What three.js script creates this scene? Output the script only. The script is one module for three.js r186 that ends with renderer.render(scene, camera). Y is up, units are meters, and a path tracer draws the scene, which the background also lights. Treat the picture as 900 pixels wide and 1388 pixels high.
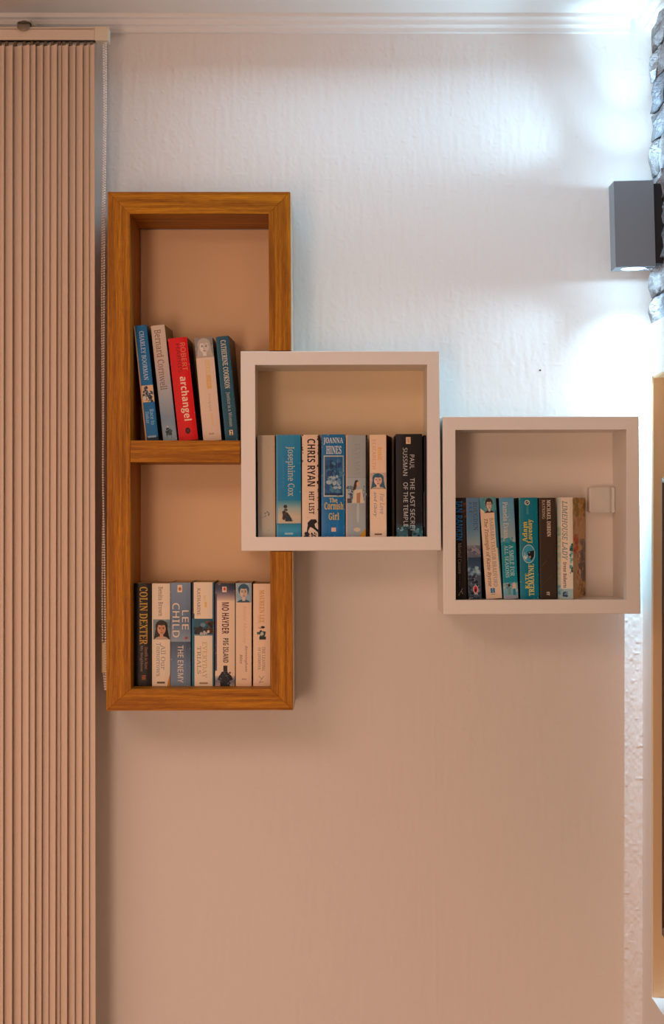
import * as THREE from 'three';
import { mergeGeometries, toCreasedNormals } from 'three/addons/utils/BufferGeometryUtils.js';
import { RoundedBoxGeometry } from 'three/addons/geometries/RoundedBoxGeometry.js';
import { RectAreaLightUniformsLib } from 'three/addons/lights/RectAreaLightUniformsLib.js';

// ---------------------------------------------------------------- camera, exposure, room lights
RectAreaLightUniformsLib.init();
const scene = new THREE.Scene();
scene.background = new THREE.Color(0x000000);
const FOCAL = 2215, EYE = 1.5, DIST = 3.0;                       // focal length in pixels of a 900 x 1388 frame; the wall is the plane z = 0
const camera = new THREE.PerspectiveCamera(2 * Math.atan(694 / FOCAL) * 180 / Math.PI, 900 / 1388, 0.05, 30);
camera.position.set(0, EYE, DIST);
camera.lookAt(0, EYE, 0);
const renderer = new THREE.WebGLRenderer({ antialias: true });
renderer.toneMapping = THREE.LinearToneMapping;
renderer.toneMappingExposure = 1.0;
renderer.shadowMap.enabled = true;

const CEIL = 2.407;
const WARM = new THREE.Color().setRGB(1.0, 0.655, 0.49), COOL = new THREE.Color().setRGB(0.47, 0.77, 1.0);
const KEY = { x: -1.15, y: CEIL - 0.075, z: 2.35, w: 1.3, d: 1.3, power: 3.7 };       // big fabric ceiling light, behind and left of the camera's view
const LAMP = { up: 0.15, down: 0.33, core: [0.5, 7.5], wide: 0.022, sideFill: [0.62, 0.5], glow: 3.0 };      // up and down wall light
const COOL_FILL = { x0: -0.25, x1: 0.54, z: 0.245, w: 0.05, tilt: 0.30, power: 27 };       // added unseen cool strip, evens the wall lamp light over the upper wall

const keyLight = new THREE.RectAreaLight(WARM, KEY.power, KEY.w, KEY.d);
keyLight.position.set(KEY.x, KEY.y - 0.004, KEY.z);
keyLight.rotation.x = -Math.PI / 2;
scene.add(keyLight);

const WARM_FILL = { x: -1.0, y: 0.95, z: 4.1, w: 0.6, h: 1.3, power: 11.6 };             // added warm fill behind the camera, softens shadows and brightens shelf interiors
const warmFillLight = new THREE.RectAreaLight(WARM, WARM_FILL.power, WARM_FILL.w, WARM_FILL.h);
warmFillLight.position.set(WARM_FILL.x, WARM_FILL.y, WARM_FILL.z - 0.004);
scene.add(warmFillLight);
const coolFillLight = new THREE.RectAreaLight(COOL, COOL_FILL.power, COOL_FILL.x1 - COOL_FILL.x0, COOL_FILL.w);
coolFillLight.position.set((COOL_FILL.x0 + COOL_FILL.x1) / 2, CEIL - 0.008, COOL_FILL.z);
coolFillLight.rotation.x = -Math.PI / 2 - COOL_FILL.tilt;
scene.add(coolFillLight);

// ---------------------------------------------------------------- helpers
let seed = 7;
const rnd = () => ((seed = (seed * 1664525 + 1013904223) >>> 0) / 4294967296);
const rr = (a, b) => a + (b - a) * rnd();
const px = (x, z) => (x - 450) * (DIST - z) / FOCAL;              // metres from measured positions at a known depth
const py = (y, z) => EYE + (694 - y) * (DIST - z) / FOCAL;
const taken = {};
function numbered(name) { const n = taken[name] = (taken[name] ?? -1) + 1; return n ? `${name}_${String(n).padStart(3, '0')}` : name; }
function shade(o) { o.traverse(m => { if (m.isMesh) { m.castShadow = true; m.receiveShadow = true; } }); return o; }
function thing(name, label, category, pos = [0, 0, 0], group) {
  const o = new THREE.Group(); o.name = numbered(name); o.position.set(...pos); scene.add(o);
  o.userData = { label, category }; if (group) o.userData.group = group;
  return o;
}
function part(name, geo, mat, parent, label) {
  const m = new THREE.Mesh(geo, mat); m.name = name; m.castShadow = m.receiveShadow = true; parent.add(m);
  if (label) m.userData.label = label;
  return m;
}
function struct(name, geo, mat) {
  const m = geo ? new THREE.Mesh(geo, mat) : new THREE.Group(); m.name = name; m.castShadow = m.receiveShadow = true;
  m.userData = { kind: 'structure' }; scene.add(m); return m;
}
const box = (w, h, d, x = 0, y = 0, z = 0) => new THREE.BoxGeometry(w, h, d).translate(x, y, z);
const rbox = (w, h, d, r, x = 0, y = 0, z = 0) => new RoundedBoxGeometry(w, h, d, 2, r).translate(x, y, z);
const strip = g => { const n = g.index ? g.toNonIndexed() : g; for (const k of Object.keys(n.attributes)) if (!['position', 'normal', 'uv'].includes(k)) n.deleteAttribute(k); return n; };
const merge = list => mergeGeometries(list.map(strip));
const std = (color, roughness = 0.6, extra = {}) => new THREE.MeshStandardMaterial({ color, roughness, ...extra });

// seeded value noise on a wrapping lattice
function hash(i, j, s) { let h = (i * 374761393 + j * 668265263 + s * 974634721) | 0; h = Math.imul(h ^ (h >>> 13), 1274126177); return ((h ^ (h >>> 16)) >>> 0) / 4294967296; }
function vnoise(x, y, nx, ny, s) {
  const i = Math.floor(x), j = Math.floor(y); let u = x - i, v = y - j; u = u * u * (3 - 2 * u); v = v * v * (3 - 2 * v);
  const i0 = ((i % nx) + nx) % nx, i1 = (i0 + 1) % nx, j0 = ((j % ny) + ny) % ny, j1 = (j0 + 1) % ny;
  const a = hash(i0, j0, s), b = hash(i1, j0, s), c = hash(i0, j1, s), d = hash(i1, j1, s);
  return a + (b - a) * u + (c - a) * v + (a - b - c + d) * u * v;
}
function dataTexture(w, h, fn, srgb) {
  const d = new Uint8Array(w * h * 4), o = [0, 0, 0];
  for (let y = 0; y < h; y++) for (let x = 0; x < w; x++) { fn(x / w, y / h, o); const k = (y * w + x) * 4; d[k] = o[0]; d[k + 1] = o[1]; d[k + 2] = o[2]; d[k + 3] = 255; }
  const t = new THREE.DataTexture(d, w, h); t.wrapS = t.wrapT = THREE.RepeatWrapping; t.magFilter = THREE.LinearFilter; t.minFilter = THREE.LinearMipmapLinearFilter; t.generateMipmaps = true;
  if (srgb) t.colorSpace = THREE.SRGBColorSpace; t.needsUpdate = true; return t;
}
const clamp = (v, a = 0, b = 1) => Math.min(b, Math.max(a, v));

// ---------------------------------------------------------------- materials of the setting
const TW = 1.30, TH = 2.60;                                        // size in metres of the plaster relief before it repeats
const plasterBump = dataTexture(1024, 2048, (u, v, o) => {
  const warp = 1.6 * vnoise(u * 9, v * 14, 9, 14, 3);
  const brush = vnoise(u * 170 + warp, v * 62, 170, 62, 11), fine = vnoise(u * 300, v * 420, 300, 420, 12), mid = vnoise(u * 95, v * 120, 95, 120, 13), big = vnoise(u * 16, v * 24, 16, 24, 14);
  const lump = vnoise(u * 130, v * 260, 130, 260, 15);
  let h = 0.34 * brush + 0.16 * fine + 0.20 * mid + 0.26 * big + 0.30 * Math.max(0, lump - 0.80) * 4;
  h += 0.22 * Math.exp(-(((u - 0.652 + 0.012 * (v - 0.4)) / 0.0022) ** 2)) * (v < 0.47 ? 1 : 0);    // one long faint trowel seam low on the wall
  o[0] = o[1] = o[2] = 255 * clamp(h * 0.85);
});
const wallMat = new THREE.MeshStandardMaterial({ color: new THREE.Color().setRGB(0.80, 0.765, 0.73), roughness: 0.82, bumpMap: plasterBump, bumpScale: 0.0019 });
const paintMat = std(new THREE.Color().setRGB(0.82, 0.79, 0.75), 0.6);
const corniceMat = std(new THREE.Color().setRGB(0.82, 0.80, 0.77), 0.6);
const floorBump = dataTexture(256, 256, (u, v, o) => { o[0] = o[1] = o[2] = 90 + 120 * vnoise(u * 40, v * 40, 40, 40, 31); });
const floorMat = new THREE.MeshStandardMaterial({ color: new THREE.Color().setRGB(0.42, 0.33, 0.25), roughness: 0.55, bumpMap: floorBump, bumpScale: 0.0005 });
function uvByPlane(geo, a, b, w, h, ou = 0, ov = 0) { const p = geo.attributes.position, uv = geo.attributes.uv, g = k => k === 'x' ? 'getX' : k === 'y' ? 'getY' : 'getZ'; for (let i = 0; i < p.count; i++) uv.setXY(i, (p[g(a)](i) + ou) / w, (p[g(b)](i) + ov) / h); return geo; }

// ---------------------------------------------------------------- room shell
const XL = -2.7, XR = 0.72, ZF = 5.3;
struct('wall_back', uvByPlane(box(XR - XL + 0.2, CEIL + 0.2, 0.12, (XL + XR) / 2, CEIL / 2, -0.06), 'x', 'y', TW, TH, 0.66, 0), wallMat);
struct('wall_left', uvByPlane(box(0.12, CEIL + 0.2, ZF + 0.24, XL - 0.06, CEIL / 2, ZF / 2), 'z', 'y', TW, TH), wallMat);
struct('wall_front', uvByPlane(box(XR - XL + 0.24, CEIL + 0.2, 0.12, (XL + XR) / 2, CEIL / 2, ZF + 0.06), 'x', 'y', TW, TH), wallMat);
const wallRight = struct('wall_right', uvByPlane(box(0.12, CEIL + 0.2, ZF + 0.24, XR + 0.06, CEIL / 2, ZF / 2), 'z', 'y', TW, TH), wallMat);
struct('floor', uvByPlane(box(XR - XL + 0.24, 0.1, ZF + 0.24, (XL + XR) / 2, -0.05, ZF / 2), 'x', 'z', 1, 1), floorMat);
struct('ceiling', box(XR - XL + 0.24, 0.1, ZF + 0.24, (XL + XR) / 2, CEIL + 0.05, ZF / 2), paintMat);

// stepped plaster cornice: profile as (distance from the wall, height)
const CORN = [[-0.002, 2.378], [0.010, 2.378], [0.0105, 2.385], [0.013, 2.388], [0.0195, 2.3895], [0.0205, 2.3955], [0.023, 2.398], [0.0295, 2.3995], [0.031, 2.403], [0.031, CEIL + 0.002], [-0.002, CEIL + 0.002]];
function cornice(len) { const s = new THREE.Shape(CORN.map(([a, b]) => new THREE.Vector2(a, b))); return new THREE.ExtrudeGeometry(s, { depth: len, bevelEnabled: false }); }
struct('trim_1', cornice(XR - XL - 0.1).rotateY(-Math.PI / 2).scale(1, 1, -1).translate(0, 0, 0), corniceMat);
{ // back wall: profile's x runs into the room along +z, length along x
  const g = cornice(0.545 - XL), p = g.attributes.position;
  for (let i = 0; i < p.count; i++) { const a = p.getX(i), y = p.getY(i), l = p.getZ(i); p.setXYZ(i, XL + l, y, a); }
  const ix = []; for (let i = 0; i < p.count; i += 3) ix.push(i, i + 2, i + 1);
  g.setIndex(ix); g.computeVertexNormals(); scene.getObjectByName('trim_1').geometry = toCreasedNormals(g.toNonIndexed(), 0.5);
}

// ---------------------------------------------------------------- right wall: stone cladding above, built-out media wall below
const STONE_X = 0.580, UNIT_TOP = 1.836, UNIT_X = 0.5705;
const unitMat = std(new THREE.Color().setRGB(0.80, 0.77, 0.73), 0.5);
part('backing', box(XR - 0.6015, CEIL - UNIT_TOP - 0.0, 1.6, (XR + 0.6015) / 2, (CEIL + UNIT_TOP) / 2, 0.8), std(0x6a6a6c, 0.95), wallRight);
const stoneBump = dataTexture(256, 256, (u, v, o) => { const h = 0.5 * vnoise(u * 18, v * 18, 18, 18, 41) + 0.3 * vnoise(u * 50, v * 50, 50, 50, 42) + 0.2 * vnoise(u * 110, v * 110, 110, 110, 43); o[0] = o[1] = o[2] = 255 * h; });
const stoneTone = dataTexture(256, 256, (u, v, o) => { const h = 0.6 * vnoise(u * 9, v * 9, 9, 9, 45) + 0.4 * vnoise(u * 40, v * 40, 40, 40, 46); const t = 118 + 90 * h; o[0] = t; o[1] = t * 1.0; o[2] = t * 1.02; }, true);
const stoneMats = [0xffffff, 0xdadde2, 0xb9bcc4, 0xd8cfcc].map(c => new THREE.MeshStandardMaterial({ color: c, map: stoneTone, roughness: 0.6, bumpMap: stoneBump, bumpScale: 0.004 }));
function stoneGeo() {                                              // a split-faced stone, unit size, chipped front towards -x
  const g = new THREE.BoxGeometry(1, 1, 1, 1, 4, 3), p = g.attributes.position, key = {};
  for (let i = 0; i < p.count; i++) {
    const k = [p.getX(i), p.getY(i), p.getZ(i)].map(v => v.toFixed(2)).join();
    const q = key[k] ??= [p.getX(i) < 0 ? -0.5 + (Math.max(Math.abs(p.getY(i)), Math.abs(p.getZ(i))) > 0.49 ? rr(0.12, 0.42) : rr(-0.18, 0.18)) : 0.5, p.getY(i) * rr(0.88, 1.0) , p.getZ(i) * rr(0.92, 1.0)];
    p.setXYZ(i, ...q);
  }
  return toCreasedNormals(g.toNonIndexed(), 0.9);
}
const stones = Array.from({ length: 8 }, stoneGeo);
for (let y = UNIT_TOP + 0.001; y < 2.375;) {
  const h = Math.min(rr(0.042, 0.078), 2.402 - y);
  for (let z = 0.004; z < 1.45;) {
    const l = rr(0.05, 0.16), d = rr(0.020, 0.027);
    const m = part('stone', stones[Math.floor(rnd() * 8)], stoneMats[Math.floor(rnd() * 4)], wallRight);
    m.scale.set(d, h * 0.97, l * 0.97); m.position.set(0.603 - d / 2, y + h / 2, z + l / 2);
    z += l;
  }
  y += h;
}
{ // cornice along the right wall
  const g = cornice(ZF), p = g.attributes.position;
  for (let i = 0; i < p.count; i++) { const a = p.getX(i), y = p.getY(i), l = p.getZ(i); p.setXYZ(i, 0.5965 - a * 1.15, y - 0.004 * (y < CEIL - 0.001 ? 1 : 0), 0.0 + l); }
  const ix = []; for (let i = 0; i < p.count; i += 3) ix.push(i, i + 1, i + 2);
  g.setIndex(ix); g.computeVertexNormals(); struct('trim_2', toCreasedNormals(g.toNonIndexed(), 0.5), corniceMat);
}
const NZ0 = 0.084, NZ1 = 1.75, NY0 = 0.634, NY1 = 1.742;
part('surround', merge([
  box(XR - UNIT_X, UNIT_TOP, NZ0 - 0.001, (XR + UNIT_X) / 2, UNIT_TOP / 2, (NZ0 + 0.001) / 2),
  box(XR - UNIT_X, UNIT_TOP, 0.1, (XR + UNIT_X) / 2, UNIT_TOP / 2, NZ1 + 0.05),
  box(XR - UNIT_X, UNIT_TOP - NY1, NZ1 - NZ0, (XR + UNIT_X) / 2, (UNIT_TOP + NY1) / 2, (NZ0 + NZ1) / 2),
  box(XR - UNIT_X, NY0, NZ1 - NZ0, (XR + UNIT_X) / 2, NY0 / 2, (NZ0 + NZ1) / 2)]), unitMat, wallRight);
{ const lining = std(new THREE.Color().setRGB(0.78, 0.56, 0.32), 0.6), t = 0.003, xm = (XR + UNIT_X + 0.002) / 2, xw = XR - UNIT_X - 0.002;  // pale recess sides, their warm bounced light painted in as tan
  part('bounce_tinted_recess', merge([box(xw, NY1 - NY0, t, xm, (NY0 + NY1) / 2, NZ0 + t / 2), box(xw, NY1 - NY0, t, xm, (NY0 + NY1) / 2, NZ1 - t / 2), box(t, NY1 - NY0, NZ1 - NZ0, XR - t / 2, (NY0 + NY1) / 2, (NZ0 + NZ1) / 2), box(xw, t, NZ1 - NZ0, xm, NY1 - t / 2, (NZ0 + NZ1) / 2)]), lining, wallRight, 'sides of the television recess, warm bounced light put into the tan colour'); }

// ---------------------------------------------------------------- wooden wall shelf
const FZ = 0.155;                                                  // front plane of the wall boxes
const grain = dataTexture(1024, 512, (u, v, o) => {                // u along the grain, one tile = 0.5 m x 0.125 m
  const w = vnoise(u * 4, v * 6, 4, 6, 51) * 1.2;
  const band = vnoise(u * 3, v * 34 + w, 3, 34, 52), streak = vnoise(u * 14, v * 150 + w * 2, 14, 150, 53), fleck = vnoise(u * 46, v * 170, 46, 170, 54), pore = vnoise(u * 90, v * 256, 90, 256, 55);
  let t = 0.45 * band + 0.33 * streak + 0.22 * fleck; t = clamp((t - 0.24) * 1.9);
  const dk = pore > 0.80 ? (pore - 0.80) * 2.0 : 0, f = clamp(t - dk);
  o[0] = 138 + 62 * f; o[1] = 80 + 54 * f; o[2] = 3 + 9 * f;
}, true);
const woodMat = new THREE.MeshPhysicalMaterial({ map: grain, roughness: 0.5, specularIntensity: 0.45, bumpMap: grain, bumpScale: 0.0002 });
const woodEdgeMat = std(new THREE.Color().setRGB(0.66, 0.52, 0.36), 0.6);
function plank(pts, z0, z1, along, off) {                          // pts: corners (metres, in the wall's plane); along: 'x' or 'y' = grain direction
  const s = new THREE.Shape(pts.map(p => new THREE.Vector2(...p)));
  const g = new THREE.ExtrudeGeometry(s, { depth: z1 - z0 - 0.0012, bevelEnabled: true, bevelThickness: 0.0006, bevelSize: 0.0006, bevelOffset: -0.0006, bevelSegments: 1 }).translate(0, 0, z0 + 0.0006);
  const p = g.attributes.position, uv = g.attributes.uv;
  for (let i = 0; i < p.count; i++) { const a = along === 'x' ? p.getX(i) : p.getY(i), b = (along === 'x' ? p.getY(i) : p.getX(i)) + p.getZ(i); uv.setXY(i, a / 0.5 + off, b / 0.125 + off * 0.37); }
  return g;
}
const F = (x, y) => [px(x, FZ), py(y, FZ)];
const wood = thing('wall_shelf', 'tall narrow orange brown wooden wall shelf with mitred frame and two open bays', 'shelf');
const oTL = F(146, 260), oTR = F(393, 260), oBR = F(397, 962.5), oBL = F(144, 963.5), iTL = F(176, 290), iTR = F(364, 290), iBR = F(367, 934), iBL = F(177.2, 934);
const lerpAt = (a, b, y) => { const t = (y - a[1]) / (b[1] - a[1]); return a[0] + (b[0] - a[0]) * t; };
const yNotchT = py(475.2, FZ), yNotchB = py(747.6, FZ);
part('left_post', plank([oBL, iBL, iTL, oTL], 0.001, FZ, 'y', 0.13), woodMat, wood);
part('top_rail', plank([oTL, iTL, iTR, oTR], 0.001, FZ, 'x', 0.61), woodMat, wood);
part('bottom_rail', plank([oBL, oBR, iBR, iBL], 0.001, FZ, 'x', 0.29), woodMat, wood);
part('right_post', plank([iTR, [lerpAt(iTR, iBR, yNotchT), yNotchT], [lerpAt(oTR, oBR, yNotchT), yNotchT], oTR], 0.001, FZ, 'y', 0.47), woodMat, wood);
part('right_post', plank([[lerpAt(iTR, iBR, yNotchB), yNotchB], iBR, oBR, [lerpAt(oTR, oBR, yNotchB), yNotchB]], 0.001, FZ, 'y', 0.83), woodMat, wood);
{
  const yT = py(597, FZ), yB = py(626.5, FZ), xR = px(325.4, FZ);
  part('middle_board', plank([[lerpAt(iBL, iTL, yB), yB], [xR, yB], [xR, yT], [lerpAt(iBL, iTL, yT), yT]], 0.001, FZ - 0.0006, 'x', 0.05), woodMat, wood);
  const e = (y0, y1) => { const a = [lerpAt(oTR, oBR, y0), y0], b = [lerpAt(oTR, oBR, y1), y1], s = new THREE.Shape([[a[0] + 0.0002, a[1]], [a[0] + 0.0012, a[1]], [b[0] + 0.0012, b[1]], [b[0] + 0.0002, b[1]]].map(p => new THREE.Vector2(...p))); return new THREE.ExtrudeGeometry(s, { depth: FZ - 0.004, bevelEnabled: false }).translate(0, 0, 0.002); };
  part('side_edging', e(yNotchT + 0.001, oTR[1] - 0.001), woodEdgeMat, wood, 'pale bare edging on the outer side');
  part('side_edging', e(oBR[1] + 0.001, yNotchB - 0.001), woodEdgeMat, wood, 'pale bare edging on the outer side');
}

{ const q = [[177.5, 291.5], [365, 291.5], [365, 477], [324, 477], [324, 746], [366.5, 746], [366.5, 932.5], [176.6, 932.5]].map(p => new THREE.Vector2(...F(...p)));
  part('back_panel', new THREE.ExtrudeGeometry(new THREE.Shape(q), { depth: 0.003, bevelEnabled: false }).translate(0, 0, 0.0015), std(new THREE.Color().setRGB(0.82, 0.585, 0.36), 0.7), wood); }  // tan puts the warm bounce inside the bays into the panel colour
// ---------------------------------------------------------------- two white box shelves
const lacquer = std(new THREE.Color().setRGB(0.85, 0.82, 0.77), 0.42), backMats = [std(new THREE.Color().setRGB(0.84, 0.68, 0.46), 0.6), std(new THREE.Color().setRGB(0.87, 0.81, 0.74), 0.6)];  // back panels coloured apart: warm bounce and inner brightness painted into each
function whiteBox(label, o, i, k) {
  const t = thing('box_shelf', label, 'shelf');
  const P = q => q.map(([x, y]) => new THREE.Vector2(...F(x, y)));
  const s = new THREE.Shape(P(o)); s.holes.push(new THREE.Path(P(i)));
  part('frame', new THREE.ExtrudeGeometry(s, { depth: FZ - 0.004, bevelEnabled: true, bevelThickness: 0.0014, bevelSize: 0.0014, bevelOffset: -0.0014, bevelSegments: 2 }).translate(0, 0, 0.0026), lacquer, t);
  const a = F(i[0][0] - 3, i[0][1] - 3), b = F(i[2][0] + 3, i[2][1] + 3);
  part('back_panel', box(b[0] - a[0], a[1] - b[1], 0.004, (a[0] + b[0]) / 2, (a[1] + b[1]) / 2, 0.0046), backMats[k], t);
  return t;
}
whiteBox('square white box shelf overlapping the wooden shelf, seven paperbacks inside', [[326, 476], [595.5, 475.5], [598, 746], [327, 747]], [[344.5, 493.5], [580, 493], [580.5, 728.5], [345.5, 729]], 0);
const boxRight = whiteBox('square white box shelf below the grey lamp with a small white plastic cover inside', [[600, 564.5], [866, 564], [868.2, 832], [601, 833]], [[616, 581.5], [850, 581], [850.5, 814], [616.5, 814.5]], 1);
{ // hanging-bracket cover in the back corner of the right box
  const z0 = 0.0068, z1 = 0.034, x0 = px(798.7, z1), x1 = px(833.4, z1), y1 = py(660.5, z1), y0 = py(695, z1), g = thing('bracket_cover', 'small rounded white plastic cover in the back corner of the right white box', 'cover', [(x0 + x1) / 2, (y0 + y1) / 2, z0]);
  const m = std(new THREE.Color().setRGB(0.74, 0.73, 0.69), 0.4), w = x1 - x0, h = y1 - y0, gr = 0.0028, wc = 0.0062, wm = w - gr - wc;
  const sh = new THREE.Shape(), X0 = -w / 2, X1 = X0 + wm, r = 0.0055; sh.moveTo(X1, -h / 2); sh.lineTo(X1, h / 2); sh.lineTo(X0 + r * 0.6, h / 2); sh.quadraticCurveTo(X0, h / 2, X0, h / 2 - r * 0.6); sh.lineTo(X0, -h / 2 + r); sh.quadraticCurveTo(X0, -h / 2, X0 + r, -h / 2);
  part('cap', toCreasedNormals(new THREE.ExtrudeGeometry(sh, { depth: z1 - z0 - 0.002, bevelEnabled: true, bevelThickness: 0.001, bevelSize: 0.001, bevelOffset: -0.001, bevelSegments: 2, curveSegments: 6 }).translate(0, 0, 0.001), 0.6), m, g);
  part('end_strip', rbox(wc, h, z1 - z0 + 0.0012, 0.0009, w / 2 - wc / 2, 0, (z1 - z0) / 2 + 0.0006), m, g);
  part('base', box(w - 0.004, h - 0.002, z1 - z0 - 0.004, 0.001, 0, (z1 - z0 - 0.004) / 2), m, g);
}

// ---------------------------------------------------------------- up and down wall light
{
  const near = 0.109, far = 0.058, xl = px(833.2, near), yT = py(244.6, near), yB = py(361.8, near), h = yT - yB, w = 0.0705, cz = (near + far) / 2;
  const cx = xl + w / 2, cy = (yT + yB) / 2;
  const t = thing('wall_lamp', 'grey rectangular up and down lamp fixed to the stone wall, lit', 'lamp', [cx, cy, cz]);
  t.rotation.z = 0.026;
  const body = std(new THREE.Color().setRGB(0.25, 0.30, 0.345), 0.45, { metalness: 0.25 }), plate = std(0x2a2c30, 0.5, { metalness: 0.3 });
  const R = 0.0212, D = near - far, sh = new THREE.Shape();
  sh.moveTo(-w / 2, -D / 2); sh.lineTo(w / 2, -D / 2); sh.lineTo(w / 2, D / 2); sh.lineTo(-w / 2, D / 2); sh.closePath();
  const hole = new THREE.Path(); hole.absarc(0, 0, R + 0.0006, 0, Math.PI * 2, true); sh.holes.push(hole);
  part('housing', toCreasedNormals(new THREE.ExtrudeGeometry(sh, { depth: h - 0.0012, bevelEnabled: true, bevelThickness: 0.0006, bevelSize: 0.0006, bevelOffset: -0.0006, bevelSegments: 1, curveSegments: 24 }).translate(0, 0, -h / 2 + 0.0006).rotateX(-Math.PI / 2), 0.5), body, t);
  part('mounting_plate', box(0.016, h - 0.012, D - 0.008, w / 2 + 0.008, 0, 0), plate, t);
  part('screw_tab', merge([rbox(0.012, 0.0022, 0.014, 0.0008, w / 2 - 0.008, -h / 2 - 0.0012, 0.008), new THREE.CylinderGeometry(0.0022, 0.0022, 0.002, 10).translate(w / 2 - 0.008, -h / 2 - 0.003, 0.008)]), std(0xb8bcc2, 0.35, { metalness: 0.6 }), t, 'pale metal screw tab');
  const lens = new THREE.MeshStandardMaterial({ color: 0xffffff, roughness: 0.4, emissive: COOL, emissiveIntensity: LAMP.glow });
  for (const s of [-1, 1]) {
    part('lens', new THREE.CylinderGeometry(R, R, 0.004, 28).translate(0, s * (h / 2 - 0.0024), 0), lens, t, 'glowing round lens');
    const tx = cx + 0.0025, ty = cy + s * (h / 2 + 0.003);
    const beam = new THREE.SpotLight(COOL, s > 0 ? LAMP.up : LAMP.down, 0, 0.98, 1, 2); beam.position.set(tx, ty, cz); beam.target.position.set(tx, ty + s, cz); beam.castShadow = true; beam.shadow.radius = 0.3;
    const wide = new THREE.SpotLight(COOL, LAMP.wide, 0, 1.55, 0.06, 2); wide.position.copy(beam.position); wide.target.position.copy(beam.target.position); wide.castShadow = true; wide.shadow.radius = 0.3;
    const core = new THREE.SpotLight(COOL, LAMP.core[s > 0 ? 0 : 1], 0, s > 0 ? 0.42 : 0.25, 1, 2); core.position.copy(beam.position); core.target.position.set(tx, ty + s, cz - 0.125); core.castShadow = true; core.shadow.radius = 0.1;
    const sideFill = new THREE.SpotLight(COOL, LAMP.sideFill[s > 0 ? 0 : 1], 0, 0.58, 1, 2); sideFill.position.copy(beam.position); sideFill.target.position.set(tx - 1, ty + s * 0.55, cz); sideFill.castShadow = true; sideFill.shadow.radius = 0.5;   // added sideways spot, carries the cool light further along the wall
    scene.add(sideFill, sideFill.target, beam, beam.target, wide, wide.target, core, core.target);
  }
}

// ---------------------------------------------------------------- television in the recess
{
  const X = 0.5755, y0 = py(1268, 0.146), y1 = 1.56, zc0 = 0.146, len = 1.35, t = thing('television', 'black flat television in the recess of the right wall, only its edge in view', 'television', [X, y0, zc0]);
  const blk = std(0x0b0a0a, 0.35), b = 0.016, H = y1 - y0;
  part('frame', merge([rbox(0.03, b, len, 0.003, 0.015, b / 2, len / 2), rbox(0.03, b * 0.6, len, 0.003, 0.015, H - b * 0.3, len / 2), rbox(0.03, H, 0.007, 0.003, 0.015, H / 2, 0.0035), rbox(0.03, H, 0.01, 0.003, 0.015, H / 2, len - 0.005)]), std(0x241d19, 0.4), t);
  part('screen', box(0.004, H - 0.02, len - 0.014, 0.006, H / 2 + 0.003, len / 2), std(0x08080a, 0.15), t);
  part('rear_shell', rbox(0.035, H * 0.86, len - 0.08, 0.006, 0.04, H / 2, len / 2), blk, t);
  part('wall_mount', box(XR - X - 0.055, 0.22, 0.3, (XR - X + 0.055) / 2, H / 2, len / 2), std(0x1a1a1a, 0.6), t);
}

// ---------------------------------------------------------------- ceiling light of the room (outside the frame)
{
  const t = thing('ceiling_light', 'large square fabric ceiling light with a warm glow, outside the frame', 'lamp', [KEY.x, CEIL, KEY.z]);
  part('diffuser', box(KEY.w, 0.012, KEY.d, 0, KEY.y - CEIL + 0.006, 0), new THREE.MeshStandardMaterial({ color: 0xf2e6d6, roughness: 0.9, emissive: WARM, emissiveIntensity: 1.2 }), t);
  const e = 0.012, hh = -KEY.y + CEIL;
  part('rim', merge([box(KEY.w + 2 * e, hh, e, 0, -hh / 2, KEY.d / 2 + e / 2), box(KEY.w + 2 * e, hh, e, 0, -hh / 2, -KEY.d / 2 - e / 2), box(e, hh, KEY.d, KEY.w / 2 + e / 2, -hh / 2, 0), box(e, hh, KEY.d, -KEY.w / 2 - e / 2, -hh / 2, 0)]), std(0xd8d0c4, 0.6), t);
}

{
  const t = thing('added_warm_fill', 'added warm fill light shaped as a tall paper floor lamp, behind the camera', 'lamp', [WARM_FILL.x, 0, WARM_FILL.z]);
  part('shade', box(WARM_FILL.w, WARM_FILL.h, 0.3, 0, WARM_FILL.y, 0.1502), new THREE.MeshStandardMaterial({ color: 0xf4ead8, roughness: 0.9, emissive: WARM, emissiveIntensity: 1.2 }), t);
  part('base', box(WARM_FILL.w - 0.05, 0.03, 0.25, 0, 0.015, 0.15), std(0x4a3524, 0.5), t);
  for (const a of [-1, 1]) for (const b of [0.05, 0.25]) part('post', box(0.025, WARM_FILL.y - WARM_FILL.h / 2 - 0.03, 0.025, a * (WARM_FILL.w / 2 - 0.05), (WARM_FILL.y - WARM_FILL.h / 2 + 0.03) / 2, b), std(0x4a3524, 0.5), t);
}
{
  const t = thing('added_cool_fill', 'added cool fill strip in the ceiling close to the wall, outside the frame', 'lamp', [(COOL_FILL.x0 + COOL_FILL.x1) / 2, CEIL, COOL_FILL.z]), l = COOL_FILL.x1 - COOL_FILL.x0;
  part('diffuser', box(l, 0.004, COOL_FILL.w, 0, -0.001, 0).rotateX(COOL_FILL.tilt * 0), new THREE.MeshStandardMaterial({ color: 0xffffff, roughness: 0.6, emissive: COOL, emissiveIntensity: 2.0 }), t);
  part('housing', merge([box(l + 0.012, 0.006, 0.005, 0, -0.003, COOL_FILL.w / 2 + 0.0025), box(l + 0.012, 0.006, 0.005, 0, -0.003, -COOL_FILL.w / 2 - 0.0025), box(0.006, 0.006, COOL_FILL.w, l / 2 + 0.003, -0.003, 0), box(0.006, 0.006, COOL_FILL.w, -l / 2 - 0.003, -0.003, 0)]), std(0xdedede, 0.5), t);
}

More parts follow.
